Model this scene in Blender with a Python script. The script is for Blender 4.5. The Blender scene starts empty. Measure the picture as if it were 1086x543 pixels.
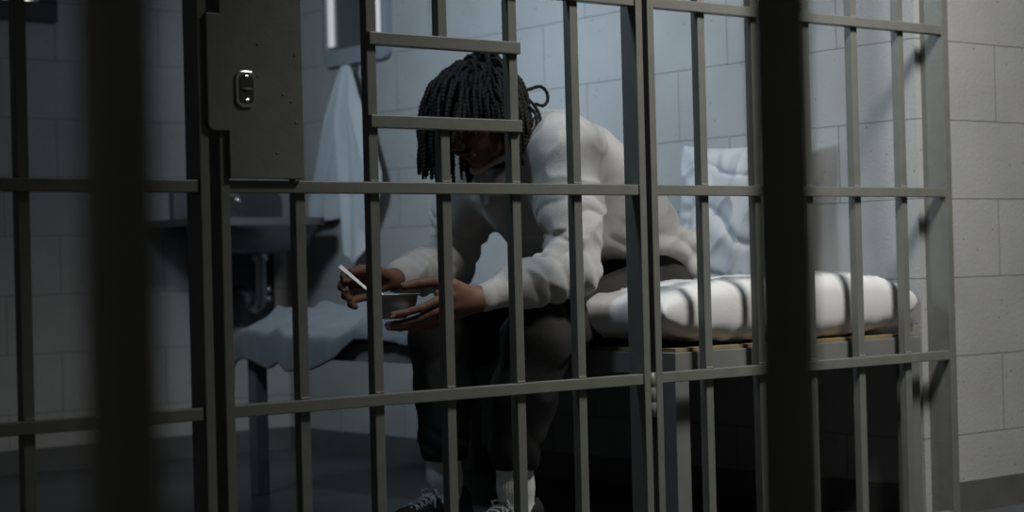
import bpy, math, random
import numpy as np
from mathutils import Vector, Matrix, noise
from math import sin, cos, pi, radians, atan2, sqrt
C = bpy.context.scene
COL = C.collection
random.seed(7); rng = np.random.default_rng(7)

# ------------------------------------------------------------------ camera, world, lights
cam = bpy.data.objects.new('camera', bpy.data.cameras.new('camera')); COL.objects.link(cam)
cam.data.sensor_width = 36.0; cam.data.lens = 1965 / 1086 * 36
cam.location = (0, 0, .70)
cam.rotation_mode = 'QUATERNION'
cam.rotation_quaternion = (Matrix.Rotation(-atan2(.6286, .7776), 3, 'Z') @ Matrix.Rotation(radians(90.31), 3, 'X')
                           @ Matrix.Rotation(radians(-1.44), 3, 'Z')).to_quaternion()
cam.data.dof.use_dof = True; cam.data.dof.focus_distance = 4.15; cam.data.dof.aperture_fstop = 3.2
cam.data.clip_start = .05
C.camera = cam
W = bpy.data.worlds.new('world'); C.world = W; W.use_nodes = True
W.node_tree.nodes['Background'].inputs[0].default_value = (1, .98, .86, 1)
W.node_tree.nodes['Background'].inputs[1].default_value = .034
C.view_settings.view_transform = 'Standard'; C.view_settings.look = 'None'
C.view_settings.gamma = 1; C.view_settings.use_curve_mapping = False
C.view_settings.exposure = 0.0


def area(name, loc, aim, size, power, color, sy=None, spread=180):
    l = bpy.data.lights.new(name, 'AREA'); l.energy = power; l.color = color; l.size = size
    l.spread = radians(spread)
    if sy: l.shape = 'RECTANGLE'; l.size_y = sy
    o = bpy.data.objects.new(name, l); COL.objects.link(o); o.location = loc
    o.rotation_euler = (Vector(aim) - Vector(loc)).to_track_quat('-Z', 'Y').to_euler()
    return o


area('corridor_ceiling_lamp', (3.20, 1.95, 2.62), (3.75, 2.95, .5), .48, 31, (1.0, .99, .95), sy=.50, spread=112)
area('cell_wall_lamp', (2.05, 4.45, 1.95), (3.94, 4.60, 1.40), .35, 12.8, (.68, .85, 1.0), spread=106)
area('cell_front_fill', (2.22, 3.34, 2.25), (3.02, 3.20, .75), .20, 1.7, (.66, .84, 1.0), spread=80)  # added fill light for the bars' left faces and the pillow's left end

# ------------------------------------------------------------------ materials
def mat(name, base, rough=.6, metal=0., bump=0., bscale=60., var=0., vscale=6., spec=.5, sheen=0., emit=None, estr=0., sss=0.):
    m = bpy.data.materials.new(name); m.use_nodes = True
    nt = m.node_tree; N = nt.nodes; L = nt.links; b = N['Principled BSDF']
    b.inputs['Base Color'].default_value = (*base, 1); b.inputs['Roughness'].default_value = rough
    b.inputs['Metallic'].default_value = metal; b.inputs['Specular IOR Level'].default_value = spec
    if sheen: b.inputs['Sheen Weight'].default_value = sheen
    if sss:
        b.inputs['Subsurface Weight'].default_value = sss
        b.inputs['Subsurface Radius'].default_value = (.012, .005, .003)
    tc = N.new('ShaderNodeTexCoord')
    if var:
        n = N.new('ShaderNodeTexNoise'); n.inputs['Scale'].default_value = vscale; n.inputs['Detail'].default_value = 5
        r = N.new('ShaderNodeValToRGB')
        r.color_ramp.elements[0].position = .3; r.color_ramp.elements[1].position = .7
        r.color_ramp.elements[0].color = (*[c * (1 - var) for c in base], 1)
        r.color_ramp.elements[1].color = (*[min(1, c * (1 + var)) for c in base], 1)
        L.new(tc.outputs['Object'], n.inputs['Vector']); L.new(n.outputs['Fac'], r.inputs['Fac'])
        L.new(r.outputs['Color'], b.inputs['Base Color'])
    if bump:
        n = N.new('ShaderNodeTexNoise'); n.inputs['Scale'].default_value = bscale; n.inputs['Detail'].default_value = 4
        u = N.new('ShaderNodeBump'); u.inputs['Strength'].default_value = bump; u.inputs['Distance'].default_value = .004
        L.new(tc.outputs['Object'], n.inputs['Vector']); L.new(n.outputs['Fac'], u.inputs['Height'])
        L.new(u.outputs['Normal'], b.inputs['Normal'])
    if emit:
        b.inputs['Emission Color'].default_value = (*emit, 1); b.inputs['Emission Strength'].default_value = estr
    return m


def block_mat(name, phx, phy, base=(.36, .36, .355)):
    """painted concrete block in running bond; faces that look along X read their courses along Y"""
    m = bpy.data.materials.new(name); m.use_nodes = True
    nt = m.node_tree; N = nt.nodes; L = nt.links; b = N['Principled BSDF']
    b.inputs['Roughness'].default_value = .55; b.inputs['Specular IOR Level'].default_value = .35
    tc = N.new('ShaderNodeTexCoord'); sp = N.new('ShaderNodeSeparateXYZ'); cb = N.new('ShaderNodeCombineXYZ')
    L.new(tc.outputs['Object'], sp.inputs[0])
    ge = N.new('ShaderNodeNewGeometry'); sn = N.new('ShaderNodeSeparateXYZ'); L.new(ge.outputs['True Normal'], sn.inputs[0])
    ab = N.new('ShaderNodeMath'); ab.operation = 'ABSOLUTE'; L.new(sn.outputs[0], ab.inputs[0])
    gt = N.new('ShaderNodeMath'); gt.operation = 'GREATER_THAN'; gt.inputs[1].default_value = .5; L.new(ab.outputs[0], gt.inputs[0])
    ax = N.new('ShaderNodeMath'); ax.operation = 'SUBTRACT'; ax.inputs[1].default_value = phx; L.new(sp.outputs[0], ax.inputs[0])
    ay = N.new('ShaderNodeMath'); ay.operation = 'SUBTRACT'; ay.inputs[1].default_value = phy; L.new(sp.outputs[1], ay.inputs[0])
    ad = N.new('ShaderNodeMix'); ad.data_type = 'FLOAT'; L.new(gt.outputs[0], ad.inputs[0]); L.new(ax.outputs[0], ad.inputs[2]); L.new(ay.outputs[0], ad.inputs[3])
    nz = N.new('ShaderNodeTexNoise'); nz.inputs['Scale'].default_value = 14; nz.inputs['Detail'].default_value = 3
    L.new(tc.outputs['Object'], nz.inputs['Vector'])
    wob = N.new('ShaderNodeMath'); wob.operation = 'MULTIPLY_ADD'; wob.inputs[1].default_value = .004
    L.new(nz.outputs['Fac'], wob.inputs[0]); L.new(sp.outputs[2], wob.inputs[2])
    L.new(ad.outputs[0], cb.inputs[0]); L.new(wob.outputs[0], cb.inputs[1])
    br = N.new('ShaderNodeTexBrick'); br.offset = .5; br.offset_frequency = 2; br.squash = 1
    br.inputs['Scale'].default_value = 1; br.inputs['Brick Width'].default_value = .42
    br.inputs['Row Height'].default_value = .2135; br.inputs['Mortar Size'].default_value = .0018
    br.inputs['Mortar Smooth'].default_value = .35; br.inputs['Bias'].default_value = 0
    br.inputs['Color1'].default_value = (*base, 1); br.inputs['Color2'].default_value = (*[c * .97 for c in base], 1)
    br.inputs['Mortar'].default_value = (*[c * .42 for c in base], 1)
    L.new(cb.outputs[0], br.inputs['Vector'])
    # worn paint variation and open pores
    n2 = N.new('ShaderNodeTexNoise'); n2.inputs['Scale'].default_value = 5; n2.inputs['Detail'].default_value = 6
    L.new(tc.outputs['Object'], n2.inputs['Vector'])
    mr = N.new('ShaderNodeMapRange'); mr.inputs[1].default_value = .3; mr.inputs[2].default_value = .7
    mr.inputs[3].default_value = .92; mr.inputs[4].default_value = 1.06; L.new(n2.outputs['Fac'], mr.inputs[0])
    vo = N.new('ShaderNodeTexVoronoi'); vo.inputs['Scale'].default_value = 26; L.new(tc.outputs['Object'], vo.inputs['Vector'])
    po = N.new('ShaderNodeMapRange'); po.inputs[1].default_value = .05; po.inputs[2].default_value = .11
    po.inputs[3].default_value = .55; po.inputs[4].default_value = 1; L.new(vo.outputs['Distance'], po.inputs[0])
    mu = N.new('ShaderNodeMath'); mu.operation = 'MULTIPLY'; L.new(mr.outputs[0], mu.inputs[0]); L.new(po.outputs[0], mu.inputs[1])
    mx = N.new('ShaderNodeMix'); mx.data_type = 'RGBA'; mx.blend_type = 'MULTIPLY'; mx.inputs[0].default_value = 1
    L.new(br.outputs['Color'], mx.inputs[6]); L.new(mu.outputs[0], mx.inputs[7]); L.new(mx.outputs[2], b.inputs['Base Color'])
    n3 = N.new('ShaderNodeTexNoise'); n3.inputs['Scale'].default_value = 130; n3.inputs['Detail'].default_value = 3
    L.new(tc.outputs['Object'], n3.inputs['Vector'])
    h = N.new('ShaderNodeMath'); h.operation = 'MULTIPLY_ADD'; h.inputs[1].default_value = -1.2
    L.new(br.outputs['Fac'], h.inputs[0]); L.new(n3.outputs['Fac'], h.inputs[2])
    h2 = N.new('ShaderNodeMath'); h2.operation = 'ADD'; L.new(h.outputs[0], h2.inputs[0]); L.new(po.outputs[0], h2.inputs[1])
    bu = N.new('ShaderNodeBump'); bu.inputs['Strength'].default_value = .35; bu.inputs['Distance'].default_value = .003
    L.new(h2.outputs[0], bu.inputs['Height']); L.new(bu.outputs['Normal'], b.inputs['Normal'])
    return m


M = dict(
    wall_x=block_mat('block_wall_front', 4.287, 3.21), wall_b=block_mat('block_wall_back', 2.97, 0),
    base=mat('baseboard_paint', (.10, .10, .10), .5, var=.1, vscale=12),
    floor=mat('floor_concrete', (.07, .073, .08), .35, var=.25, vscale=4, bump=.2, bscale=40),
    ceiling=mat('ceiling_paint', (.30, .30, .30), .8),
    steel=mat('painted_steel', (.148, .150, .132), .42, bump=.12, bscale=90, var=.07, vscale=25),
    bedsteel=mat('bed_steel', (.155, .158, .150), .5, bump=.1, bscale=70, var=.08, vscale=15),
    ply=mat('plywood', (.22, .165, .09), .6, var=.2, vscale=20),
    chrome=mat('chrome', (.75, .75, .74), .22, 1.0),
    dark=mat('dark_recess', (.02, .02, .02), .6),
    stainless=mat('stainless', (.42, .42, .43), .33, 1.0, bump=.05, bscale=200),
    alu=mat('aluminium', (.42, .43, .43), .45, .45, bump=.08, bscale=120),
    sinksteel=mat('sink_steel', (.20, .20, .21), .32, .8),
    towel=mat('towel_cloth', (.50, .53, .55), .95, bump=.6, bscale=320, sheen=.3),
    blanket=mat('blanket_cloth', (.145, .165, .18), .95, bump=.5, bscale=350, sheen=.2, var=.08, vscale=9),
    pillow=mat('pillow_cotton', (.58, .57, .56), .9, bump=.3, bscale=420),
    pillow2=mat('upright_pillow_cotton', (.46, .47, .475), .9, bump=.3, bscale=420),
    shirt=mat('sweatshirt_jersey', (.42, .405, .39), .95, bump=.45, bscale=420, sheen=.25, var=.05, vscale=30),
    trouser=mat('trouser_twill', (.034, .033, .033), .95, bump=.4, bscale=380, spec=.12),
    sock=mat('white_sock', (.76, .76, .76), .9, bump=.5, bscale=300),
    skin=mat('skin', (.155, .078, .050), .6, spec=.35, bump=.15, bscale=220, sss=.08),
    nail=mat('nail', (.38, .24, .18), .35),
    hair=mat('black_hair', (.011, .010, .010), .6, spec=.22, bump=.5, bscale=500),
    canvas=mat('black_canvas', (.018, .018, .019), .85, bump=.3, bscale=300),
    rubber=mat('white_rubber', (.45, .45, .44), .6),
    lace=mat('white_lace', (.55, .56, .56), .9),
    paintframe=mat('dark_window_frame', (.014, .014, .016), .5),
    mirror=mat('mirror_steel', (.30, .33, .34), .25, .9),
    mirrorframe=mat('mirror_frame', (.30, .33, .35), .45, .2),
    glow=mat('window_daylight', (.1, .1, .1), .5, emit=(.50, .72, .78), estr=.55),
    tube=mat('reflection_strip', (.6, .6, .6), .5, emit=(.95, .93, .95), estr=.34),  # emission painted on for bright reflections along the mirror's bevelled sides
    edgestrip=mat('window_strip_emission', (.6, .6, .6), .5, emit=(1, .98, .85), estr=1.1),  # emissive strip inside the window's right edge
)

# ------------------------------------------------------------------ mesh helpers
class MB:
    def __init__(s): s.v = []; s.f = []
    def add(s, v, f):
        o = len(s.v); s.v += [tuple(p) for p in v]; s.f += [tuple(i + o for i in q) for q in f]
    def box(s, x0, x1, y0, y1, z0, z1):
        v = [(x, y, z) for z in (z0, z1) for y in (y0, y1) for x in (x0, x1)]
        s.add(v, [(0, 2, 3, 1), (4, 5, 7, 6), (0, 1, 5, 4), (2, 6, 7, 3), (0, 4, 6, 2), (1, 3, 7, 5)])
    def tube(s, pts, rad, n=8, cap=True):
        pts = [Vector(p) for p in pts]; k = len(pts)
        if not hasattr(rad, '__len__'): rad = [rad] * k
        V = []; F = []; up = None
        for i, p in enumerate(pts):
            t = (pts[min(i + 1, k - 1)] - pts[max(i - 1, 0)]).normalized()
            if up is None:
                up = Vector((0, 0, 1)) if abs(t.z) < .9 else Vector((1, 0, 0))
            a = t.cross(up)
            if a.length < 1e-5: a = t.cross(Vector((1, .3, 0)))
            a.normalize(); b = a.cross(t).normalized(); up = b
            V += [p + (a * cos(2 * pi * j / n) + b * sin(2 * pi * j / n)) * rad[i] for j in range(n)]
        for i in range(k - 1):
            for j in range(n):
                F.append((i * n + j, i * n + (j + 1) % n, (i + 1) * n + (j + 1) % n, (i + 1) * n + j))
        if cap: F += [tuple(range(n))[::-1], tuple((k - 1) * n + j for j in range(n))]
        s.add(V, F)
    def lathe(s, prof, c, n=32, axis='Z'):
        V = []; F = []
        for r, h in prof:
            for j in range(n):
                a = 2 * pi * j / n
                if axis == 'Z': V.append((c[0] + r * cos(a), c[1] + r * sin(a), c[2] + h))
                else: V.append((c[0] + r * cos(a), c[1] + h, c[2] + r * sin(a)))
        for i in range(len(prof) - 1):
            for j in range(n): F.append((i * n + j, i * n + (j + 1) % n, (i + 1) * n + (j + 1) % n, (i + 1) * n + j))
        s.add(V, F)
    def poly(s, pts, y0, y1):   # outline in x,z extruded in y
        n = len(pts); V = [(x, y0, z) for x, z in pts] + [(x, y1, z) for x, z in pts]
        s.add(V, [tuple(range(n)), tuple(range(2 * n - 1, n - 1, -1))] + [(i, (i + 1) % n + 0, (i + 1) % n + n, i + n)[::-1] for i in range(n)])
    def build(s, name, m, parent=None, bevel=0., smooth=False, seg=2, shift=None):
        me = bpy.data.meshes.new(name)
        v = s.v
        if shift is not None: v = [(a - shift[0], b - shift[1], c - shift[2]) for a, b, c in v]
        me.from_pydata(v, [], s.f); me.validate()
        return link(name, me, m, parent, bevel, smooth, seg)


def link(name, me, m, parent=None, bevel=0., smooth=False, seg=2):
    o = bpy.data.objects.new(name, me); COL.objects.link(o); me.materials.append(m)
    if smooth: me.polygons.foreach_set('use_smooth', [True] * len(me.polygons))
    if bevel:
        b = o.modifiers.new('bevel', 'BEVEL'); b.width = bevel; b.segments = seg; b.limit_method = 'ANGLE'
    if parent: o.parent = parent
    return o


def tag(o, label, cat, group=None, kind=None):
    o['label'] = label; o['category'] = cat
    if group: o['group'] = group
    if kind: o['kind'] = kind
    return o


def thing(name, label, cat, loc=(0, 0, 0), group=None):
    o = bpy.data.objects.new(name, None); COL.objects.link(o); o.location = loc
    return tag(o, label, cat, group)


def bx(*a):
    m = MB(); m.box(*a); return m


def struct(name, mb, m, bevel=0.):
    o = mb.build(name, m, None, bevel); o['kind'] = 'structure'; return o


# ------------------------------------------------------------------ room
WX, YB, YF, XL, ZC = 3.94, 6.30, 3.15, 1.05, 2.70
struct('floor', bx(-1.0, 6.0, -.6, 6.6, -.10, 0), M['floor'])
struct('wall_right', bx(WX, WX + .20, YF + .20, YB, 0, ZC), M['wall_x'])
struct('wall_front', bx(WX, 6.0, YF, YF + .20, 0, ZC), M['wall_x'])
struct('wall_left', bx(XL - .20, XL, YF, YB, 0, ZC), M['wall_x'])
wb = MB()
WX0, WX1, WZ0, WZ1 = 2.20, 2.90, 1.70, 2.30          # opening of the barred window in the back wall
wb.box(XL - .2, WX0, YB, YB + .20, 0, ZC); wb.box(WX1, WX + .2, YB, YB + .20, 0, ZC)
wb.box(WX0, WX1, YB, YB + .20, 0, WZ0); wb.box(WX0, WX1, YB, YB + .20, WZ1, ZC)
struct('wall_back', wb, M['wall_b'])
struct('ceiling', bx(-1.0, 6.0, -.6, 6.6, ZC, ZC + .1), M['ceiling'])
struct('baseboard_right', bx(WX - .006, WX, YF + .02, YB - .006, 0, .085), M['base'])
struct('baseboard_back', bx(XL, WX - .006, YB - .006, YB, 0, .085), M['base'])
struct('baseboard_front', bx(4.00, 6.0, YF - .006, YF, 0, .085), M['base'])
w = bpy.data.objects.new('window_1', None); COL.objects.link(w); w.location = (0, 0, 0); w['kind'] = 'structure'
fr = MB(); t = .072
fr.box(WX0 - t, WX1 + t, YB - .03, YB + .02, WZ0 - t, WZ0); fr.box(WX0 - t, WX1 + t, YB - .03, YB + .02, WZ1, WZ1 + t)
fr.box(WX0 - t, WX0, YB - .03, YB + .02, WZ0, WZ1); fr.box(WX1, WX1 + t, YB - .03, YB + .02, WZ0, WZ1)
fr.build('window_frame', M['paintframe'], w, .004)
bx(WX0, WX1, YB + .10, YB + .11, WZ0, WZ1).build('window_pane', M['glow'], w)
bx(WX1 - .035, WX1 - .012, YB + .03, YB + .05, WZ0 + .0, WZ1).build('window_edge_strip', M['edgestrip'], w)

# ------------------------------------------------------------------ the barred front
FY = 3.09           # front face of the upright bars
RZ = (.436, .865, 1.294, 1.723, 2.152)
BW = .023


def vbar(x, z0=.02, z1=2.20, parent=None, name='bar', y0=FY, w=BW, d=BW):
    return bx(x - w / 2, x + w / 2, y0, y0 + d, z0, z1).build(name, M['steel'], parent, .0015)


def rail(x0, x1, z, parent, name='rail', h=.024):
    m = MB(); m.box(x0, x1, FY - .012, FY + .012, z - h / 2, z + h / 2)
    return m.build(name, M['steel'], parent, .0018)


def welds(xs, zs, parent):
    for x in xs:
        for z in zs:
            m = MB(); m.tube([(x - .0115 + k * .0023, FY + .001 - .0012 * (k % 2), z + .0125 + .0012 * ((k * 7) % 3)) for k in range(11)],
                             [.0012] + [.0026 + .0012 * ((k * 5) % 3) / 2 for k in range(9)] + [.0012], 6)
            m.build('weld', M['steel'], parent, 0, True)


# fixed panel on the left
lp = thing('barred_panel', 'fixed grey steel bar panel left of the cell door, beside the lock box', 'bars')
xs = (1.211, 1.391, 1.571)
for x in xs: vbar(x, parent=lp)
for z in RZ: rail(1.06, 1.735, z, lp)
rail(1.06, 1.735, .014, lp); welds(xs, (.436, .865), lp)
bx(1.737, 1.757, FY - .016, FY + .040, 0, ZC).build('post', M['steel'], lp, .0015)

# the door
door = thing('cell_door', 'grey steel barred cell door with lock box and square food pass opening', 'door')
DX0, DX1 = 1.790, 2.872
for x in (DX0, DX1): bx(x - .010, x + .010, FY - .016, FY + .036, .03, 2.14).build('stile', M['steel'], door, .0015)
xs = (1.967, 2.145, 2.515, 2.690)
for x in xs: vbar(x, .03, 2.13, door)
vbar(2.327, .03, 1.000, door); vbar(2.327, 1.175, 2.13, door)
for z in RZ[:4] + (2.128,): rail(DX0 + .01, DX1 - .01, z, door)
rail(DX0 + .01, DX1 - .01, .042, door)
rail(2.145 - .012, 2.515 + .012, 1.168, door, 'pass_rail', .026); rail(2.145 - .012, 2.515 + .012, 1.000, door, 'pass_rail', .026)
welds((2.145, 2.327, 2.515, 2.690), (.436, .865), door); welds((1.967,), (.436,), door)
pl = MB()
out = [(1.962, .880), (1.962, 1.78), (1.780, 1.78), (1.780, 1.192), (1.751, 1.192)]
out += [(1.751 + .014 * (1 - cos(a)), .970 + .014 * (1 - sin(a))) for a in [k * pi / 8 for k in range(5)]][0:5]
out += [(1.796, .970), (1.796, .880)]
pl.poly(out[::-1], FY - .026, FY - .013)
box = pl.build('lock_box', M['steel'], door, .0016)
m = MB()
for px, pz in ((1.862, 1.138), (1.862, 1.076), (1.917, 1.043), (1.935, 1.030), (1.945, 1.12), (1.945, .99), (1.90, .93)):
    m.lathe([(0, -.0014), (.0019, -.0012), (.0026, 0)], (px, FY - .026, pz), 10, 'Y')
m.build('rivet', M['steel'], box, 0, True)
m = MB(); o_ = []
for k in range(24):
    a = 2 * pi * k / 24
    o_.append((1.832 + .0215 * max(-1, min(1, 1.25 * cos(a))), 1.050 + .026 * max(-1, min(1, 1.25 * sin(a))) + .009 * sin(a)))
m.poly(o_, FY - .031, FY - .026); esc = m.build('lock_escutcheon', M['chrome'], box, .0015)
m = MB(); m.poly([(1.832 + (x - 1.832) * .76, 1.050 + (z - 1.050) * .80) for x, z in o_], FY - .0325, FY - .030)
m.build('keyhole_plate', M['dark'], esc, .001)
m = MB(); m.tube([(1.820, FY - .0335, 1.050), (1.832, FY - .034, 1.0495), (1.844, FY - .0335, 1.050)], [.001, .0028, .001], 6)
m.build('keyhole', M['steel'], esc)
for dz in (-.0225, .0225):
    m = MB(); m.box(1.8285, 1.8355, FY - .0345, FY - .031, 1.050 + dz - .0035, 1.050 + dz + .0035)
    m.build('screw', M['chrome'], esc, .001)
for hz in (.40, 1.62):
    m = MB(); m.lathe([(0, -.050), (.0085, -.050), (.0085, -.0175), (.0078, -.017), (.0085, -.0165), (.0085, .0165), (.0078, .017), (.0085, .0175), (.0085, .050), (0, .050)], (2.888, FY - .012, hz), 16)
    m.build('hinge', M['steel'], door, 0, True)
# fixed panel on the right
rp = thing('barred_panel', 'fixed grey steel bar panel between the cell door hinges and the block wall', 'bars')
bx(2.898, 2.918, FY - .016, FY + .040, 0, ZC).build('post', M['steel'], rp, .0015)
xs = (3.085, 3.265, 3.447, 3.628, 3.810)
for x in xs: vbar(x, parent=rp)
for z in RZ: rail(2.918, 3.985, z, rp)
rail(2.918, 3.96, .014, rp); welds(xs, (.436, .865, 1.294), rp)
bx(3.964, 3.989, FY - .014, YF, 0, ZC).build('end_post', M['steel'], rp, .0015)
struct('trim_1', bx(1.06, 3.96, FY + .045, FY + .062, 2.165, 2.25), M['steel'])

# two thick looking bars of another grille, close to the camera
for x, lab in ((.415, 'dark out of focus upright bar close to the camera, left of the cell door'),
               (.883, 'dark out of focus upright bar close to the camera, before the upright pillow')):
    o = bx(x - .014, x + .014, .80, .828, 0, ZC).build('foreground_bar', M['steel'], None, .002)
    tag(o, lab, 'bar', 'bars of the near grille')

# ------------------------------------------------------------------ bed
BX0, BX1, BY0, BY1, BZ = 3.02, 3.92, 3.137, 5.08, .487
bed = thing('bed_frame', 'grey steel bed with square legs and thin plywood board along the block wall', 'bed', (3.47, 4.1, 0))
S = (3.47, 4.1, 0)
for y in (BY0, BY1 - .05):
    m = bx(BX0, BX1, y, y + .05, BZ - .052, BZ); m.build('end_rail', M['bedsteel'], bed, .002, shift=S)
for x in (BX0, BX1 - .05):
    m = bx(x, x + .05, BY0 + .05, BY1 - .05, BZ - .052, BZ); m.build('side_rail', M['bedsteel'], bed, .002, shift=S)
for x in (BX0, BX1 - .05):
    for y in (BY0, BY1 - .05, ):
        m = bx(x, x + .045, y + .002, y + .047, 0, BZ - .052); m.build('leg', M['bedsteel'], bed, .002, shift=S)
bx(BX0 + .012, BX1 - .012, BY0 + .012, BY1 - .012, BZ, BZ + .009).build('bed_board', M['ply'], bed, .001, shift=S)


def pillow(name, w, h, t, m, frame, seed, wr=1.0, name_fat=None, n=110, pw=2.6, pinch=.07, crease=0.):
    """frame = (centre, axis u, axis v, axis w); two sides meet in a seam with pinched corners"""
    c, au, av, aw = [Vector(a) for a in frame]; V = []; F = []
    off = Vector((seed * 3.1, seed * 1.7, seed))
    for side in (1, -1):
        for i in range(n + 1):
            for j in range(n + 1):
                u = -1 + 2 * i / n; v = -1 + 2 * j / n
                u = math.copysign(1 - (1 - abs(u)) ** 1.15, u); v = math.copysign(1 - (1 - abs(v)) ** 1.15, v)
                e = (1 - abs(u) ** pw) * (1 - abs(v) ** pw); e = max(e, 0)
                th = t * .5 * e ** .33 * (1 if name_fat is None else 1 - name_fat * max(0, -u) ** 1.5)
                pin = 1 - pinch * (1 - v * v) * u * u; pin2 = 1 - pinch * (1 - u * u) * v * v
                x = u * w / 2 * pin; y = v * h / 2 * pin2
                q = Vector((x * 6, y * 6, side)) + off
                z = side * th
                edge = max(abs(u), abs(v))
                r1 = 1 - abs(noise.noise(Vector((x * 9 + y * 4, y * 5 - x * 2, 0)) + off)) * 2
                r2 = noise.noise(q * 2.2)
                z -= side * crease * e ** .4 * (1 - abs(sin(y * 26 + x * 4 + 5 * noise.noise(Vector((x * 4, y * 4, seed)))))) ** 4 * max(0, min(1, .75 - y / h * 1.2))
                pk = .5 + .5 * edge
                z += side * wr * e ** .3 * (.011 * max(0, r1) ** 3 * pk + .006 * r2)
                # gathered creases that run in from the seam
                ang = atan2(v, u)
                z += side * wr * .006 * sin(ang * 23 + 3 * noise.noise(q)) * max(0, edge - .55) * (1 - edge) * 5
                V.append(c + au * x + av * y + aw * z)
    K = (n + 1) ** 2
    for s_ in (0, 1):
        for i in range(n):
            for j in range(n):
                q = (s_ * K + i * (n + 1) + j, s_ * K + (i + 1) * (n + 1) + j, s_ * K + (i + 1) * (n + 1) + j + 1, s_ * K + i * (n + 1) + j + 1)
                F.append(q if s_ == 0 else q[::-1])
    mb = MB(); mb.v = [tuple(p) for p in V]; mb.f = F
    o = mb.build(name, m, None, 0, True)
    wl = o.modifiers.new('weld', 'WELD'); wl.merge_threshold = .0004
    return o


p1 = pillow('pillow', .93, .365, .165, M['pillow'], ((3.455, 3.322, .575), (1, 0, 0), (0, .985, -.03), (0, .03, .985)), 3, .9, .25, 110, 4.5, .03)
for v_ in p1.data.vertices: v_.co.z = max(v_.co.z, .4995 + .02 * max(0, -v_.co.z + .4995))
tag(p1, 'fat white pillow lying flat across the head end of the bed against the bars', 'pillow')
ca, sa = cos(radians(80)), sin(radians(80))
p2 = pillow('pillow', .50, .50, .13, M['pillow2'], ((3.845, 3.715, .80), (0, 1, 0), (ca * .6, -.03, sa), (-sa, 0, ca * .6)), 8, 1.7, None, 120, 2.6, .10, .024)
tag(p2, 'crumpled pale blue pillow standing upright against the block wall behind the person', 'pillow')

# blanket: one sheet over the foot half, bunched, hanging over the near side and the foot end
def blanket():
    nu, nv = 150, 210; V = []; F = []
    for j in range(nv + 1):
        v = j / nv; L = 3.53 + v * 1.70          # running length; past the foot end it hangs down
        fold = noise.noise(Vector((L * 2.3, 0, 4.2)))
        bun = max(0, min(1, (L - 3.95) / .35)); bun = bun * bun * (3 - 2 * bun)
        for i in range(nu + 1):
            u = i / nu
            # distance from the wall side over the top (.84 m) and down the near side
            q_ = max(0, min(1, (L - 4.25) / .5)); drop = .028 + .085 * q_ * q_ * (3 - 2 * q_) + .035 * fold + .010 * noise.noise(Vector((L * 5, 3, 1)))
            g = math.exp(-((L - 3.83) / .055) ** 2); drop = max(.012, drop) + .17 * g  # narrow hanging flap shaped to imitate the blue-lit edge of the trouser leg
            top = .865; s = u * (top + drop)
            x = 3.885 - min(s, top); over = max(0, s - top)
            z = .505 + .004
            lump = bun * (.068 * (1 - math.exp(-max(0, top - s) / .05)) * (.7 + .6 * noise.noise(Vector((x * 3, L * 2.6, 1)))) )
            z += lump
            z += .030 * bun * max(0, 1 - abs(noise.noise(Vector((x * 5 + L * 3.2, L * 3.6 - x * 2, 9)))) * 2.8) ** 1.3
            z += .007 * noise.noise(Vector((x * 14, L * 14, 2)))
            z = max(z, .507)
            if over > 0:
                rr = .022
                a = min(over / rr, pi / 2)
                x = 3.02 - .004 - rr * sin(a) * .6 - .010 * bun * (1 + noise.noise(Vector((L * 9, 0, 3)))) - .006 * noise.noise(Vector((L * 22, z * 10, 0)))
                z = z - rr * (1 - cos(a)) - max(0, over - rr * pi / 2)
            y = L
            if L > 5.06:
                e = L - 5.06; a = min(e / .05, pi / 2)
                y = 5.06 + .05 * sin(a); dz = .05 * (1 - cos(a)) + max(0, e - .05 * pi / 2)
                z -= dz * .8; y += .010 + .012 * noise.noise(Vector((x * 8, 0, 7)))
            V.append((x, y, z))
    for j in range(nv):
        for i in range(nu):
            a = j * (nu + 1) + i; F.append((a, a + nu + 1, a + nu + 2, a + 1))
    mb = MB(); mb.v = V; mb.f = F; o = mb.build('blanket', M['blanket'], None, 0, True)
    so = o.modifiers.new('thick', 'SOLIDIFY'); so.thickness = .008; so.offset = -1
    return o


tag(blanket(), 'rumpled blue grey blanket over the foot of the bed behind the person', 'blanket')

# ------------------------------------------------------------------ sink, mirror, towel on the far walls
sk = thing('wall_sink', 'dull steel wash basin on the far wall near the corner', 'sink', (3.60, 6.0, 0))
S = (3.60, 6.0, 0)
m = MB(); a0 = [(3.27, 5.90), (3.31, 5.84), (3.85, 5.84), (3.89, 5.90), (3.89, 6.29), (3.27, 6.29)]
cx, cy = 3.60, 6.045; n = 48; out = []; inn = []
for k in range(n):
    a = 2 * pi * k / n; c_, s_ = cos(a), sin(a)
    f = 1 / max(abs(c_) / .31, abs(s_) / .245, (abs(c_) + abs(s_)) / .50); f2 = 1 / (abs(c_ / .225) ** 2.6 + abs(s_ / .165) ** 2.6) ** (1 / 2.6)
    out.append((cx - .05 + c_ * f * .93, cy + s_ * f)); inn.append((cx + .02 + c_ * f2, cy - .02 + s_ * f2, c_, s_))
V = []; F = []
rings = [[(x, y, .872) for x, y in out], [(x, y, .900) for x, y in out], [(x, y, .900) for x, y, *_ in inn],
         [(cx + .02 + (x - cx - .02) * .93, cy - .02 + (y - cy + .02) * .93, .87) for x, y, *_ in inn],
         [(cx + .02 + (x - cx - .02) * .75, cy - .02 + (y - cy + .02) * .75, .80) for x, y, *_ in inn],
         [(cx + .02 + (x - cx - .02) * .12, cy - .02 + (y - cy + .02) * .12, .785) for x, y, *_ in inn]]
for r in rings: V += r
for i in range(len(rings) - 1):
    for j in range(n): F.append((i * n + j, i * n + (j + 1) % n, (i + 1) * n + (j + 1) % n, (i + 1) * n + j))
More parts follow.
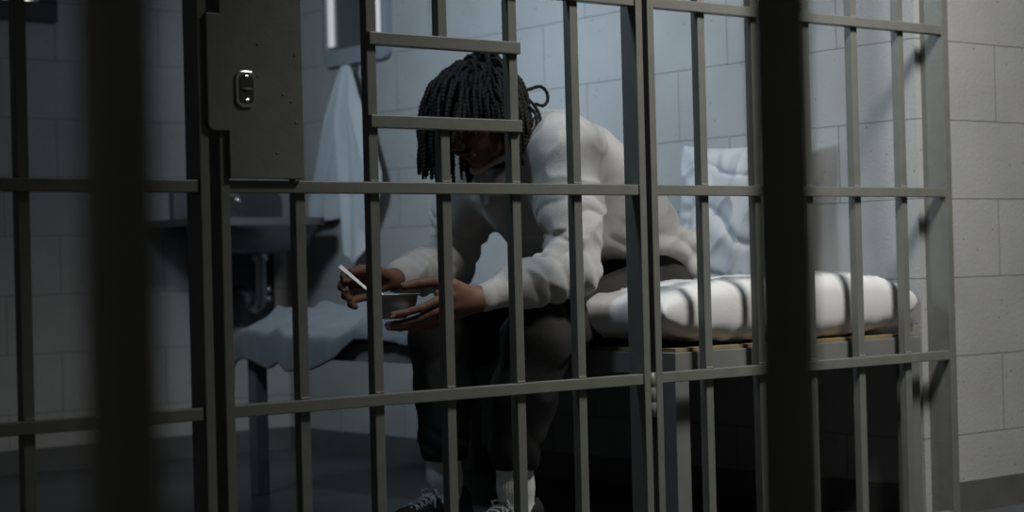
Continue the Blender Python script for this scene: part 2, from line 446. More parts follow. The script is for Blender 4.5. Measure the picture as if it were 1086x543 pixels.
m.add(V, F); m.build('rim', M['sinksteel'], sk, 0, False, shift=S)
m = MB(); m.v = []
V = []; F = []
prof = [(1.10, .874), (1.08, .85), (.95, .80), (.70, .775), (.12, .768)]
for f_, z in prof: V += [(cx + .02 + (x - cx - .02) * f_, cy - .02 + (y - cy + .02) * f_, z) for x, y, *_ in inn]
for i in range(len(prof) - 1):
    for j in range(n): F.append((i * n + j, (i + 1) * n + j, (i + 1) * n + (j + 1) % n, i * n + (j + 1) % n))
m.add(V, F); m.build('bowl', M['sinksteel'], sk, 0, True, shift=S)
bx(3.42, 3.89, 6.262, 6.298, .90, 1.02).build('backsplash', M['sinksteel'], sk, .004, shift=S)
m = MB(); m.tube([(3.62, 6.22, .895), (3.62, 6.22, .975), (3.62, 6.20, .995), (3.62, 6.14, .99), (3.62, 6.12, .965)], .011, 10)
m.build('faucet', M['chrome'], sk, 0, True, shift=S)
m = MB(); m.tube([(3.655, 6.03, .775), (3.655, 6.03, .765), (3.655, 6.03, .762), (3.655, 6.03, .745), (3.655, 6.03, .742), (3.655, 6.03, .60), (3.655, 6.045, .575), (3.655, 6.08, .565), (3.655, 6.11, .58), (3.655, 6.12, .61), (3.655, 6.15, .63), (3.655, 6.29, .63)],
              [.032, .032, .032, .032, .020, .020, .020, .020, .020, .020, .020, .020], 14)
m.build('drain_pipe', M['stainless'], sk, 0, True, shift=S)
for z in (.600, .636):
    m = MB(); m.tube([(3.735, 6.29, z), (3.735, 6.13, z)], .008, 8); m.tube([(3.735, 6.13, z - .0), (3.735, 6.105, z)], [.012, .012], 12)
    m.build('stop_valve', M['chrome'], sk, 0, True, shift=S)
bx(3.50, 3.86, 6.26, 6.298, .50, .79).build('dark_wall_panel', M['paintframe'], sk, .01, shift=S)  # dark panel on the wall behind the drain pipe

mr = thing('wall_mirror', 'steel framed mirror with two pale upright reflection strips high on the wall above the towel', 'mirror')
# sits on the right wall, Y 5.56 .. 5.95
def rrect_y(y0, y1, z0, z1, r, n=6):
    P = []
    for cy_, cz_, a0 in ((y1 - r, z1 - r, 0), (y0 + r, z1 - r, 90), (y0 + r, z0 + r, 180), (y1 - r, z0 + r, 270)):
        for k in range(n + 1):
            a = radians(a0 + 90 * k / n); P.append((cy_ + r * cos(a), cz_ + r * sin(a)))
    return P
P0 = rrect_y(5.535, 5.960, 1.475, 2.12, .030); P1 = rrect_y(5.565, 5.93, 1.535, 2.09, .012)
m = MB(); n = len(P0); V = [(WX, y, z) for y, z in P0] + [(WX - .028, y, z) for y, z in P0] + [(WX - .034, y, z) for y, z in P1] + [(WX - .018, y, z) for y, z in P1]
F = [(i * n + j, i * n + (j + 1) % n, (i + 1) * n + (j + 1) % n, (i + 1) * n + j) for i in range(3) for j in range(n)]
m.add(V, F); m.build('mirror_frame', M['mirrorframe'], mr, 0)
bx(WX - .020, WX - .002, 5.566, 5.928, 1.536, 2.088).build('mirror_glass', M['mirror'], mr)
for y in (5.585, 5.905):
    bx(WX - .032, WX - .018, y - .014, y + .014, 1.55, 2.08).build('reflection_strip', M['tube'], mr, .004)  # glowing strips stand in for reflections in the bevel

hk = MB(); hk.tube([(WX, 5.765, 1.46), (WX - .05, 5.765, 1.45), (WX - .065, 5.765, 1.47)], .007, 8)
hk.lathe([(0, 0), (.0, 0)], (WX, 5.765, 1.46), 3)
tag(hk.build('wall_hook', M['stainless'], None, 0, True), 'small metal hook the white towel hangs from under the mirror', 'hook')


def towel():
    """a towel hung by its middle: layered folds fan out from the hook into two tails"""
    V = []; F = []; nu, nv = 120, 90
    for j in range(nv + 1):
        v = j / nv
        for i in range(nu + 1):
            u = -1 + 2 * i / nu      # -1 far (left in view) .. 1 near
            half = .022 + (.21 if u > 0 else .21 + .07 * v) * min(1, v * 1.15) ** .8
            y = 5.765 - u * half
            if u < -.05: y += .035 * v            # left part flares
            # length of each strand: left tail ends at .90, right tail comes to a point at .70
            if u < .05: zl = .895 + .025 * (u + 1) * (1) - .02 * sin((u + 1) * 3)
            else:
                q = (u - .05) / .95; zl = .72 + .36 * max(0, q - .22) ** 1.1 if q > .22 else .72 + .5 * (.22 - q) * .35
            z = 1.462 - v * (1.462 - zl)
            w_ = min(1, v * 3)
            x = WX - .035 - .022 * w_ * sin(u * 8.5 + .6) - .012 * w_ * sin(u * 17 + v * 2) - .02 * (1 - v) - .014 * (1 - u * u) - (.022 if u > .05 else 0) * min(1, v * 4)
            x = min(x, WX - .008)
            V.append((x, y, z))
    for j in range(nv):
        for i in range(nu):
            a = j * (nu + 1) + i; F.append((a, a + 1, a + nu + 2, a + nu + 1))
    mb = MB(); mb.v = V; mb.f = F; o = mb.build('towel', M['towel'], None, 0, True)
    so = o.modifiers.new('thick', 'SOLIDIFY'); so.thickness = .006
    sm = o.modifiers.new('sub', 'SUBSURF'); sm.levels = 1; sm.render_levels = 1
    return o


tag(towel(), 'white towel hanging in two tails from a hook on the wall by the sink', 'towel')

# ------------------------------------------------------------------ implicit surfaces for the figure
class Field:
    def __init__(s, lo, hi, h):
        s.lo = np.array(lo, np.float32); s.h = h
        s.n = np.ceil((np.array(hi) - np.array(lo)) / h).astype(int) + 1
        s.f = np.full(s.n, .08, np.float32)
    def _box(s, a, b, pad):
        i0 = np.maximum(0, np.floor((np.minimum(a, b) - pad - s.lo) / s.h).astype(int)); i1 = np.minimum(s.n, np.ceil((np.maximum(a, b) + pad - s.lo) / s.h).astype(int) + 1)
        if (i1 <= i0).any(): return None
        g = [s.lo[k] + s.h * np.arange(i0[k], i1[k], dtype=np.float32) for k in range(3)]
        return tuple(slice(i0[k], i1[k]) for k in range(3)), np.meshgrid(*g, indexing='ij', sparse=True)
    def _mix(s, sl, d, k, sub=False):
        a = s.f[sl]
        if sub: d = -d; a_ = -a; 
        if sub:
            b_ = -d; h = np.clip(.5 + .5 * (b_ - a_) / k, 0, 1); s.f[sl] = -((b_ * (1 - h) + a_ * h) - k * h * (1 - h))
        else:
            h = np.clip(.5 + .5 * (d - a) / k, 0, 1); s.f[sl] = (d * (1 - h) + a * h) - k * h * (1 - h)
    def cone(s, p, q, r1, r2, k=.01, sc=(1, 1, 1), sub=False):
        p = np.array(p, float); q = np.array(q, float); sc = np.array(sc, float)
        r = max(r1, r2) * max(sc); b = s._box(p, q, r + k + 3 * s.h)
        if b is None: return
        sl, G = b; mid = (p + q) / 2
        X = [(G[i] - p[i]) / sc[i] for i in range(3)]; d = (q - p) / sc; L = max((d * d).sum(), 1e-9)
        t = np.clip((X[0] * d[0] + X[1] * d[1] + X[2] * d[2]) / L, 0, 1)
        D = np.sqrt((X[0] - t * d[0]) ** 2 + (X[1] - t * d[1]) ** 2 + (X[2] - t * d[2]) ** 2) - (r1 + (r2 - r1) * t)
        s._mix(sl, D.astype(np.float32), k, sub)
    def chain(s, pts, rs, k=.01, sc=(1, 1, 1)):
        for i in range(len(pts) - 1): s.cone(pts[i], pts[i + 1], rs[i], rs[i + 1], k, sc)
    def ell(s, c, R, A=None, k=.01, sub=False):
        """ellipsoid: radii R along the rows of A"""
        c = np.array(c, float); R = np.array(R, float); A = np.eye(3) if A is None else np.array(A, float)
        b = s._box(c, c, R.max() + k + 3 * s.h)
        if b is None: return
        sl, G = b; X = [G[i] - c[i] for i in range(3)]
        L = [(A[i][0] * X[0] + A[i][1] * X[1] + A[i][2] * X[2]) for i in range(3)]
        k0 = np.sqrt(sum((L[i] / R[i]) ** 2 for i in range(3))); k1 = np.sqrt(sum((L[i] / R[i] ** 2) ** 2 for i in range(3))) + 1e-6
        s._mix(sl, (k0 * (k0 - 1) / k1).astype(np.float32), k, sub)
    def mesh(s):
        f = s.f; S = f < 0
        c = [S[a:S.shape[0] - 1 + a, b:S.shape[1] - 1 + b, d:S.shape[2] - 1 + d] for a in (0, 1) for b in (0, 1) for d in (0, 1)]
        cnt = np.zeros(c[0].shape, np.uint8)
        for q in c: cnt += q
        act = (cnt > 0) & (cnt < 8); I = np.argwhere(act); ids = np.full(act.shape, -1, np.int32); ids[act] = np.arange(len(I))
        cor = np.array([(a, b, d) for a in (0, 1) for b in (0, 1) for d in (0, 1)])
        val = np.stack([f[I[:, 0] + a, I[:, 1] + b, I[:, 2] + d] for a, b, d in cor], 1)
        acc = np.zeros((len(I), 3)); num = np.zeros(len(I))
        for a in range(8):
            for b in range(a + 1, 8):
                if np.abs(cor[a] - cor[b]).sum() != 1: continue
                va, vb = val[:, a], val[:, b]; x = (va < 0) != (vb < 0)
                t = np.where(x, va / np.where(x, va - vb, 1), 0)
                acc += np.where(x[:, None], cor[a] + t[:, None] * (cor[b] - cor[a]), 0); num += x
        V = s.lo + s.h * (I + acc / num[:, None]); Q = []
        for ax in range(3):
            o1, o2 = [(1, 2), (2, 0), (0, 1)][ax]
            sl0 = [slice(None)] * 3; sl1 = [slice(None)] * 3; sl0[ax] = slice(0, -1); sl1[ax] = slice(1, None)
            A_, B_ = S[tuple(sl0)], S[tuple(sl1)]; X = np.argwhere(A_ != B_)
            ok = (X[:, o1] > 0) & (X[:, o2] > 0) & (X[:, o1] < s.n[o1] - 1) & (X[:, o2] < s.n[o2] - 1); X = X[ok]
            ins = A_[tuple(X.T)]; q = []
            for d1, d2 in ((-1, -1), (0, -1), (0, 0), (-1, 0)):
                Y = X.copy(); Y[:, o1] += d1; Y[:, o2] += d2; q.append(ids[tuple(Y.T)])
            q = np.stack(q, 1); q[~ins] = q[~ins][:, ::-1]; Q.append(q)
        Q = np.concatenate(Q); Q = Q[(Q >= 0).all(1)]
        return V, Q


def nmesh(name, V, Q, m, parent=None, smooth=2):
    """relax the net a little, then link it"""
    E = np.concatenate([Q[:, [0, 1]], Q[:, [1, 2]], Q[:, [2, 3]], Q[:, [3, 0]]])
    for _ in range(smooth):
        acc = np.zeros_like(V); num = np.zeros(len(V))
        np.add.at(acc, E[:, 0], V[E[:, 1]]); np.add.at(num, E[:, 0], 1); np.add.at(acc, E[:, 1], V[E[:, 0]]); np.add.at(num, E[:, 1], 1)
        V = V * .5 + .5 * acc / num[:, None]
    me = bpy.data.meshes.new(name); me.from_pydata(V.tolist(), [], Q.tolist())
    return link(name, me, m, parent, 0, True), V


def normals(V, Q):
    nrm = np.cross(V[Q[:, 2]] - V[Q[:, 0]], V[Q[:, 3]] - V[Q[:, 1]]); N = np.zeros_like(V)
    for k in range(4): np.add.at(N, Q[:, k], nrm)
    return N / (np.linalg.norm(N, axis=1)[:, None] + 1e-12)


def nz(V, sc, off=0.):
    """noise at many points; sc = scale per axis"""
    W_ = V * np.array(sc) + off
    return np.array([noise.noise(p) for p in W_.tolist()]) if len(W_) else np.zeros(0)


# ------------------------------------------------------------------ the seated person (faces -X, bent over a bowl)
def unit(v): v = np.array(v, float); return v / np.linalg.norm(v)


HF = unit((-.80, -.14, -.58)); HS = unit(np.cross((0, 0, 1), HF)) * -1; HU = unit(np.cross(HF, HS)) * 1
if HU[2] < 0: HU = -HU
HC = np.array((2.845, 3.645, 1.085))
def hp(f, s, u): return tuple(HC + f * HF + s * HS + u * HU)
HA = np.array([HF, HS, HU])

hipL, hipR = (3.37, 3.565, .612), (3.37, 3.765, .612)
knL, knR = (2.895, 3.49, .515), (2.885, 3.86, .515)
anL, anR = (2.835, 3.52, .10), (2.85, 3.83, .10)
shL, shR = (3.00, 3.485, .985), (2.985, 3.84, .985)
elL, elR = (2.955, 3.415, .690), (2.915, 3.86, .715)
wrL, wrR = (2.695, 3.462, .624), (2.665, 3.765, .674)

person = None
bd = Field((2.40, 3.34, .02), (3.56, 4.00, 1.23), .003)
# trunk and limbs
bd.chain([(3.38, 3.665, .62), (3.34, 3.665, .74), (3.20, 3.66, .90), (3.09, 3.66, .98)], [.10, .085, .095, .08], .04, (1, 1.45, 1))
for sh, el, wr in ((shL, elL, wrL), (shR, elR, wrR)):
    bd.chain([(3.07, sh[1] * .6 + 3.66 * .4, .99), sh, el, wr], [.05, .048, .040, .026], .02)
for hi, kn, an in ((hipL, knL, anL), (hipR, knR, anR)):
    bd.chain([hi, kn], [.082, .055], .03); bd.chain([kn, (an[0] + .025, an[1], .38), (an[0] + .006, an[1], .22), an], [.050, .046, .036, .032], .02)
    bd.chain([(an[0], an[1], .085), (an[0] - .13, an[1] - .005, .050)], [.026, .018], .01); bd.cone((an[0], an[1], .09), (an[0] + .03, an[1], .06), .028, .024, .01)
# neck and head
bd.chain([(3.07, 3.66, 1.0), hp(-.045, 0, -.075)], [.062, .056], .03)
bd.ell(hp(-.012, 0, .022), (.098, .076, .090), HA, .02)
bd.ell(hp(.030, 0, -.050), (.062, .056, .064), HA, .03)
bd.ell(hp(.066, 0, -.096), (.024, .026, .020), HA, .02)
for s in (-1, 1):
    bd.ell(hp(.062, s * .042, -.014), (.022, .022, .017), HA, .015)
    bd.ell(hp(.040, s * .052, -.078), (.03, .016, .02), HA, .02)
    bd.ell(hp(.081, s * .026, .028), (.014, .024, .009), HA, .012)          # brow
    bd.ell(hp(.100, s * .031, .010), (.018, .017, .013), HA, .012, sub=True)   # socket
    bd.ell(hp(.078, s * .031, .009), (.0135, .0145, .0115), HA, .003)        # lid over the eye
    bd.ell(hp(.108, s * .014, -.032), (.011, .009, .008), HA, .006)          # nostril wing
    bd.ell(hp(-.012, s * .079, -.008), (.018, .007, .030), HA, .006)         # ear
    bd.ell(hp(-.008, s * .086, -.006), (.009, .004, .016), HA, .005, sub=True)
bd.cone(hp(.088, 0, .018), hp(.112, 0, -.024), .0085, .0125, .010)
bd.ell(hp(.095, 0, -.056), (.011, .024, .0065), HA, .006); bd.ell(hp(.092, 0, -.070), (.011, .021, .0075), HA, .006)
bd.ell(hp(.107, 0, -.0625), (.010, .020, .0018), HA, .003, sub=True)


def hand(F_, wr, palm, fingers, thumb, k=.005):
    """palm: list of (p, q, r1, r2) slabs; fingers: joint lists"""
    for p, q, r1, r2 in palm: F_.cone(p, q, r1, r2, .012)
    for pts in fingers: F_.chain(pts, np.linspace(.0108, .0083, len(pts)), k * .45)
    F_.chain(thumb, np.linspace(.0160, .0105, len(thumb)), k)


# near (left) hand: cups the bowl from below and beside, thumb on the rim
Lf = [
    [(2.600, 3.450, .636), (2.560, 3.454, .622), (2.525, 3.464, .608), (2.495, 3.480, .599), (2.468, 3.495, .594)],
    [(2.600, 3.458, .614), (2.560, 3.464, .598), (2.526, 3.478, .583), (2.494, 3.496, .574), (2.466, 3.512, .571)],
    [(2.608, 3.474, .592), (2.572, 3.485, .578), (2.540, 3.502, .567), (2.508, 3.522, .563), (2.486, 3.537, .565)],
    [(2.622, 3.495, .576), (2.592, 3.508, .567), (2.565, 3.522, .562), (2.542, 3.538, .563), (2.525, 3.549, .566)]]
Lt = [(2.655, 3.456, .640), (2.615, 3.458, .658), (2.575, 3.472, .668), (2.540, 3.486, .665), (2.505, 3.500, .659)]
hand(bd, wrL, [(wrL, (2.615, 3.460, .632), .026, .017), (wrL, (2.615, 3.466, .612), .026, .018), (wrL, (2.625, 3.480, .592), .024, .017),
               ((2.635, 3.458, .640), (2.572, 3.459, .640), .017, .010), (wrL, (2.640, 3.494, .585), .022, .016), (wrL, Lt[1], .020, .0165)], Lf, Lt)
# far (right) hand: fingers curled round the spoon
Rf = [
    [(2.562, 3.752, .688), (2.522, 3.742, .696), (2.492, 3.724, .693), (2.474, 3.704, .684), (2.472, 3.688, .674)],
    [(2.560, 3.756, .668), (2.516, 3.748, .672), (2.487, 3.730, .668), (2.470, 3.710, .660), (2.472, 3.692, .652)],
    [(2.564, 3.757, .650), (2.523, 3.750, .649), (2.497, 3.733, .645), (2.482, 3.713, .638), (2.484, 3.696, .631)],
    [(2.572, 3.755, .634), (2.537, 3.748, .629), (2.514, 3.734, .624), (2.502, 3.717, .617), (2.504, 3.702, .612)]]
Rt = [(2.618, 3.738, .686), (2.578, 3.716, .696), (2.545, 3.703, .700), (2.515, 3.694, .700), (2.484, 3.684, .695)]
hand(bd, wrR, [(wrR, (2.575, 3.750, .684), .022, .013), (wrR, (2.575, 3.752, .664), .022, .013), (wrR, (2.58, 3.750, .644), .020, .012), (wrR, Rt[1], .018, .014)], Rf, Rt)
V, Q = bd.mesh()
person, _ = nmesh('person', V, Q, M['skin'], None, 1)
tag(person, 'person with black braids in grey sweatshirt sitting bent over a bowl on the bed', 'person')
del bd


def nail_at(pts, up, name='fingernail'):
    a, b = Vector(pts[-2]), Vector(pts[-1]); d = (b - a).normalized(); up = Vector(up); up = (up - d * up.dot(d)).normalized(); s = d.cross(up)
    mb = MB(); V = []; F = []; n = 6
    for i in range(n + 1):
        for j in range(n + 1):
            u = -1 + 2 * i / n; v = -1 + 2 * j / n
            w_ = .0052 * sqrt(1 - .35 * u * u)
            V.append(b + d * (u * .0055 + .001) + s * (v * w_) + up * (.0087 - .0022 * v * v))
    for i in range(n):
        for j in range(n): a_ = i * (n + 1) + j; F.append((a_, a_ + 1, a_ + n + 2, a_ + n + 1))
    mb.v = [tuple(p) for p in V]; mb.f = F; mb.build(name, M['nail'], person, 0, True)


for p in Lf: nail_at(p, (-.2, -.8, -.5))
nail_at(Lt, (0, -.35, 1))
for p in Rf: nail_at(p, (-1, .1, 0))
nail_at(Rt, (0, -.2, 1))

# sweatshirt
sw = Field((2.60, 3.28, .56), (3.64, 4.04, 1.18), .005)
sw.chain([(3.37, 3.665, .695), (3.315, 3.665, .79), (3.17, 3.66, .91), (3.065, 3.66, .982)], [.128, .130, .130, .104], .05, (1, 1.42, 1))
sw.cone((3.03, 3.66, .87), (3.12, 3.66, .80), .115, .12, .05, (1, 1.3, 1))
sw.cone((2.985, 3.66, .955), (3.0, 3.66, .90), .085, .10, .04, (1, 1.3, 1))
sw.cone((3.19, 3.2, .55), (3.19, 4.1, .55), .165, .165, .02, sub=True)
sw.cone((3.33, 3.2, .60), (3.33, 4.1, .60), .125, .125, .02, sub=True)
for s, (sh, el, wr) in ((-1, (shL, elL, wrL)), (1, (shR, elR, wrR))):
    c_ = tuple(np.array(wr) * .90 + np.array(el) * .10)
    sw.chain([(3.07, 3.66 + s * .10, .975), sh], [.090, .074], .09)
    sw.chain([sh, tuple((np.array(sh) + np.array(el)) / 2), el], [.074, .069, .062], .06)
    sw.chain([el, tuple(np.array(el) * .45 + np.array(c_) * .55)], [.066, .055], .02)
    sw.chain([tuple(np.array(el) * .45 + np.array(c_) * .55), c_], [.055, .042], .02)
# bunched hem at the back
sw.chain([(3.465, 3.52, .755), (3.48, 3.66, .76), (3.465, 3.80, .755)], [.030, .036, .030], .02)
sw.chain([(3.45, 3.50, .690), (3.465, 3.66, .690), (3.45, 3.82, .690)], [.026, .028, .026], .025)
sw.cone((3.44, 3.50, .745), (3.34, 3.49, .745), .03, .022, .03)
# neck opening and open underside
sw.cone((2.86, 3.655, 1.03), (3.01, 3.66, 1.03), .060, .060, .012, sub=True)
sw.cone((2.84, 3.655, .965), (2.93, 3.655, 1.0), .055, .055, .015, sub=True)
V, Q = sw.mesh(); N_ = normals(V, Q)
def seg_t(V, a, b):
    a = np.array(a); b = np.array(b); d = b - a; t = ((V - a) @ d) / (d @ d); r = np.linalg.norm(V - a - np.clip(t, 0, 1)[:, None] * d, axis=1); return t, r
disp = np.zeros(len(V))
r1 = 1 - np.abs(nz(V, (7, 7, 9), 3.)) * 2.2; r2 = nz(V, (16, 16, 18), 11.)
disp += .008 * np.clip(r1, 0, 1) ** 3 + .0035 * r2 - .002
for s, (sh, el, wr) in ((-1, (shL, elL, wrL)), (1, (shR, elR, wrR))):
    n1 = nz(V, (8, 8, 8), s * 5.)
    t, r = seg_t(V, sh, el); w_ = np.exp(-((t - .78) / .30) ** 2) * (r < .10) * (np.abs(V[:, 1] - 3.66) > .15)
    ang = (V[:, 0] - el[0]) * 22
    disp += w_ * .0062 * (np.abs(np.sin(t * 17 + ang * 1.0 + 6.0 * n1)) ** .6 * 2 - 1)
    t, r = seg_t(V, el, wr); w_ = np.exp(-((t - .30) / .38) ** 2) * (r < .09) * (t > -.2)
    disp += w_ * .0050 * (np.abs(np.sin(t * 14 - (V[:, 2] - el[2]) * 26 + 6.0 * n1)) ** .6 * 2 - 1)
    w_ = np.clip((t - .70) / .05, 0, 1) * (r < .07) * (t < 1.05)            # ribbed cuff
    disp += w_ * -.005
w_ = np.exp(-((V[:, 2] - .74 - .25 * (V[:, 0] - 3.4)) / .09) ** 2) * (V[:, 0] > 3.15)
disp += w_ * .005 * (np.abs(np.sin(V[:, 2] * 45 + V[:, 0] * 20 + 4 * nz(V, (5, 5, 5), 8.))) * 2 - 1)
V = V + N_ * disp[:, None]
shirt, _ = nmesh('sweatshirt', V, Q, M['shirt'], person, 1)
del sw
# collar: a soft ring round the neck, sagging forward
m = MB(); pts = []
for k in range(33):
    a = 2 * pi * k / 32; c_, s_ = cos(a), sin(a)
    pts.append((2.945 + .085 * c_, 3.66 + .082 * s_, .995 + .052 * c_ + .010 * sin(2 * a)))
m.tube(pts, [.0085 + .001 * sin(k * 1.3) for k in range(33)], 10, False)
m.build('collar', M['shirt'], person, 0, True)

# trousers
tr = Field((2.68, 3.36, .17), (3.56, 3.98, .90), .005)
tr.chain([(3.39, 3.665, .625), (3.37, 3.665, .70), (3.32, 3.665, .78)], [.118, .108, .095], .04, (1, 1.32, 1))
for s, hi, kn, an in ((-1, hipL, knL, anL), (1, hipR, knR, anR)):
    tr.chain([(hi[0], hi[1], hi[2]), kn], [.104, .084], .03)
    tr.chain([kn, (an[0] + .022, an[1] + (kn[1] - an[1]) * .5, .38), (an[0] + .006, an[1], .24)], [.082, .073, .061], .03)
V, Q = tr.mesh(); N_ = normals(V, Q); n1 = nz(V, (8, 8, 8), 2.)
disp = .007 * np.clip(1 - np.abs(nz(V, (8, 11, 7), 6.)) * 2.4, 0, 1) ** 2
w_ = np.exp(-((V[:, 0] - 2.97) / .12) ** 2) * (V[:, 2] > .42)
disp += w_ * .004 * (np.abs(np.sin(V[:, 0] * 40 - V[:, 2] * 30 + 4 * n1)) * 2 - 1)
w_ = np.exp(-((V[:, 2] - .25) / .05) ** 2)
disp += w_ * .003 * (np.abs(np.sin(V[:, 2] * 45 + V[:, 0] * 22 + V[:, 1] * 9 + 5 * n1)) * 2 - 1)
V = V + N_ * disp[:, None]; V[:, 2] = np.where(V[:, 0] > 3.0, np.maximum(V[:, 2], .512), np.maximum(V[:, 2], .205))
nmesh('trousers', V, Q, M['trouser'], person, 1)
del tr

# socks and shoes
for s, an in ((-1, anL), (1, anR)):
    f = Field((an[0] - .2, an[1] - .08, .02), (an[0] + .12, an[1] + .08, .27), .003)
    f.chain([(an[0] + .002, an[1], .245), (an[0] + .004, an[1], .16), (an[0] + .012, an[1], .09)], [.046, .040, .037], .015, (1.14, .94, 1))
    f.cone((an[0] + .01, an[1], .085), (an[0] - .10, an[1], .06), .036, .026, .02)
    V, Q = f.mesh(); rr = np.arctan2(V[:, 1] - an[1], V[:, 0] - an[0])
    N_ = normals(V, Q); V = V + N_ * (.0009 * np.sin(rr * 34) * (V[:, 2] > .11))[:, None]
    nmesh('sock', V, Q, M['sock'], person, 0)
    f = Field((an[0] - .27, an[1] - .09, -.01), (an[0] + .14, an[1] + .09, .17), .0035)
    x0 = an[0]
    f.chain([(x0 + .045, an[1], .050), (x0 - .05, an[1], .050), (x0 - .12, an[1], .044), (x0 - .175, an[1], .034)], [.046, .046, .044, .036], .02, (1, .92, 1))
    f.cone((x0 + .02, an[1], .07), (x0 + .03, an[1], .098), .046, .045, .015, (1.15, .9, 1))
    f.cone((x0 - .04, an[1], .080), (x0 - .11, an[1], .058), .036, .034, .02)
    f.cone((x0 + .01, an[1], .11), (x0 + .005, an[1], .17), .040, .046, .008, (1.15, .9, 1), sub=True)
    V, Q = f.mesh(); V[:, 2] = np.maximum(V[:, 2], .022)
    shoe, _ = nmesh('shoe', V, Q, M['canvas'], person, 1)
    m = MB(); ring = []
    for k in range(40):
        a = 2 * pi * k / 40; c_, s_ = cos(a), sin(a); lx = .105 if c_ > 0 else .165
        wv = .043 * (1 - .10 * (c_ < -.3) * abs(c_)); ring.append((x0 - .045 + lx * (abs(c_) ** .8) * (1 if c_ > 0 else -1), an[1] + wv * math.copysign(abs(s_) ** .75, s_)))
    V = [(x, y, 0.0) for x, y in ring] + [(x, y, .026) for x, y in ring]; n = 40
    m.add(V, [tuple(range(n))[::-1], tuple(range(n, 2 * n))] + [(j, (j + 1) % n, n + (j + 1) % n, n + j) for j in range(n)])
    m.build('sole', M['rubber'], shoe, .004)
    m = MB()
    for q in range(6):
        u = q / 5; x = x0 - .035 - .078 * u; z = .1215 - .026 * u
        for sg in (1, -1):
            m.tube([(x + .006 * sg, an[1] - .026, z - .012), (x + .002, an[1] - .012, z - .001), (x - .004 * sg, an[1] + .012, z - .001), (x - .010 * sg, an[1] + .026, z - .012)], .0036, 6)
    for sg in (1, -1):
        m.tube([(x0 - .035, an[1], .122), (x0 - .038, an[1] + sg * .018, .133), (x0 - .045, an[1] + sg * .034, .127), (x0 - .045, an[1] + sg * .026, .116), (x0 - .037, an[1], .122), (x0 - .05, an[1] + sg * .03, .112), (x0 - .06, an[1] + sg * .044, .092)], .0034, 6)
    m.build('laces', M['lace'], shoe, 0, True)

# hair: a dense cap and many twisted braids
hc = Field((2.68, 3.52, .95), (3.0, 3.78, 1.25), .004)
hc.ell(hp(-.022, 0, .038), (.104, .086, .090), HA, .01)
hc.ell(hp(-.055, 0, -.02), (.06, .078, .065), HA, .02)
hc.ell(hp(.10, 0, -.035), (.085, .10, .075), HA, .01, sub=True)
V, Q = hc.mesh(); N_ = normals(V, Q); V = V + N_ * (.003 * nz(V, (60, 60, 60)))[:, None]
hm = MB(); hm.v = [tuple(p) for p in V]; hm.f = [tuple(int(i) for i in q) for q in Q]
cen = Vector(hp(-.015, 0, .02)); Ax = [Vector(a) for a in HA]; Rr = (.110, .090, .098)


def keep_out(p, rad=0.):
    for c_, R_ in ((cen, Rr), (Vector(hp(.035, 0, -.055)), (.078, .070, .078))):
        l = p - c_; q = [l.dot(a) for a in Ax]; e = sqrt(sum((q[i] / (R_[i] + rad)) ** 2 for i in range(3)))
        if 1e-6 < e < 1: p = c_ + l / e
    # stay off the shoulders and the back
    for a, b, R_ in ((Vector((3.07, 3.66, .985)), Vector((3.17, 3.66, .91)), .125),):
        d = b - a; t = max(0, min(1, (p - a).dot(d) / d.length_squared)); c_ = a + d * t; l = p - c_
        l2 = Vector((l.x, l.y / 1.42, l.z)); L = l2.length
        if L < R_: p = c_ + Vector((l.x, l.y, l.z)) * (R_ / max(L, .02))
    return p


def braid(root, d0, length, rad, ph, stiff=.80, wave=.0):
    p = Vector(root); d = Vector(d0).normalized(); st = .0034; n = int(length / st); pts = []; rs = []
    for i in range(n):
        pts.append(p.copy()); k = i / n
        tw = 1 + .26 * sin(i * st / .0052 * pi + ph)
        rs.append(rad * tw * (1 if k < .8 else max(.45, 1 - (k - .8) * 2.4)))
        g = Vector((0, 0, -1)); w_ = Vector((noise.noise(p * 22 + Vector((ph, 0, 0))), noise.noise(p * 22 + Vector((0, ph, 9))), 0))
        d = (d * stiff + g * (1 - stiff) + w_ * (.07 + wave)).normalized(); p = p + d * st
        q = keep_out(p, .002 + rad * .5)
        if (q - p).length > 1e-6: d = (d + (q - p) * 60).normalized(); p = q
    hm.tube(pts, rs, 6)


cnt = 0; tries = 0; roots = []
while cnt < 270 and tries < 14000:
    tries += 1
    v = Vector(rng.normal(size=3)).normalized(); qf, qs, qu = v.x, v.y, v.z
    if qu < -.50 or (qf > .40 and qu < .42) or (qf > .1 and qu < .0): continue
    if any((v - r).length < .10 for r in roots): continue
    roots.append(v); cnt += 1
    root = cen + Ax[0] * (qf * .095) + Ax[1] * (qs * .078) + Ax[2] * (qu * .088)
    nrm = (Ax[0] * qf + Ax[1] * qs + Ax[2] * qu)
    # forward growing braids fall over the brow, the others sideways and back
    L = .165 + .06 * rng.random() - (.05 if qf < -.5 else 0)
    if nrm.y < .15 and qf > -.35 and nrm.x > -.80: L = .085 + .035 * rng.random() + .03 * max(0, qu)
    d0 = nrm * .55 + Vector((-.45 if qf > -.1 else .30, 0, -.25)) + Vector(rng.normal(size=3)) * .14
    braid(root, d0, L, .0049 + .0007 * rng.random(), rng.random() * 6, .90 if qf > .2 else .86)
# stray ends: a looped braid behind the crown, thin ends before the face
def spline(P, k=6):
    P = [Vector(p) for p in P]; P = [P[0]] + P + [P[-1]]; out = []
    for i in range(1, len(P) - 2):
        for q in range(k):
            t = q / k; a, b, c, d = P[i - 1:i + 3]
            out.append(.5 * (2 * b + (c - a) * t + (2 * a - 5 * b + 4 * c - d) * t * t + (3 * b - a - 3 * c + d) * t ** 3))
    return out + [P[-2]]


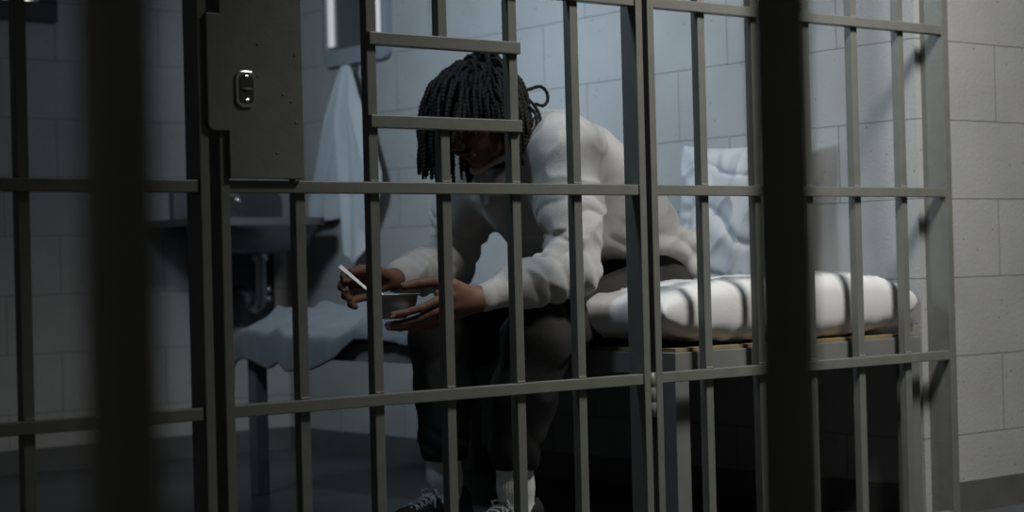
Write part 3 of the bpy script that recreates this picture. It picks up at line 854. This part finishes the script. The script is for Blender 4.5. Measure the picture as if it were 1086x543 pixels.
for P_ in ([(2.950, 3.600, 1.135), (2.985, 3.585, 1.145), (3.012, 3.575, 1.152), (3.030, 3.572, 1.140), (3.034, 3.572, 1.118), (3.018, 3.572, 1.104), (2.995, 3.575, 1.108)],
           [(2.93, 3.58, 1.12), (2.965, 3.565, 1.115), (2.985, 3.555, 1.09), (2.990, 3.550, 1.06), (2.982, 3.548, 1.035)],
           [(2.93, 3.57, 1.10), (2.955, 3.555, 1.10), (2.972, 3.545, 1.075), (2.968, 3.54, 1.045), (2.96, 3.54, 1.02)]):
    Z = spline(P_); Z = [Vector((q.x - .018, q.y, q.z - .002)) for q in Z]; hm.tube(Z, [.0044 * (1 + .2 * sin(i * 2.1)) for i in range(len(Z))], 8)
hm.build('hair', M['hair'], person, 0, True)

# ------------------------------------------------------------------ bowl and spoon
BC = (2.518, 3.566, .583)
m = MB(); m.lathe([(0, .0), (.030, .0), (.033, .003), (.045, .014), (.056, .034), (.0600, .054), (.0650, .0565), (.0652, .0580), (.0590, .0578), (.0545, .036), (.043, .016), (.031, .0045), (0, .0035)], BC, 48)
o = m.build('bowl', M['alu'], None, 0, True); tag(o, 'small metal bowl held in the seated person\'s near hand', 'bowl')
a, b = Vector((2.436, 3.665, .712)), Vector((2.500, 3.600, .632)); m = MB()
V = []; F = []; nL = 26; nW = 8; dr = (b - a).normalized(); sd = dr.cross(Vector((-.45, -.55, .70))).normalized(); up = sd.cross(dr)
for i in range(nL + 1):
    t = i / nL
    hw = .0062 - .0022 * min(1, t / .5) if t < .68 else .0032 + .0165 * sqrt(max(0, 1 - ((t - .85) / .155) ** 2)) * 1.0
    L = a + (b - a) * t * 1.18
    dp = 0 if t < .68 else .007 * sqrt(max(0, 1 - ((t - .85) / .155) ** 2))
    for j in range(nW + 1):
        u = -1 + 2 * j / nW; V.append(L + sd * (hw * u) - up * (dp * (1 - u * u)))
for i in range(nL):
    for j in range(nW): q = i * (nW + 1) + j; F.append((q, q + 1, q + nW + 2, q + nW + 1))
m.add(V, F); o = m.build('spoon', M['alu'], None, 0, True)
so = o.modifiers.new('thick', 'SOLIDIFY'); so.thickness = .0016
tag(o, 'metal spoon in the far hand, dipped towards the bowl', 'spoon')
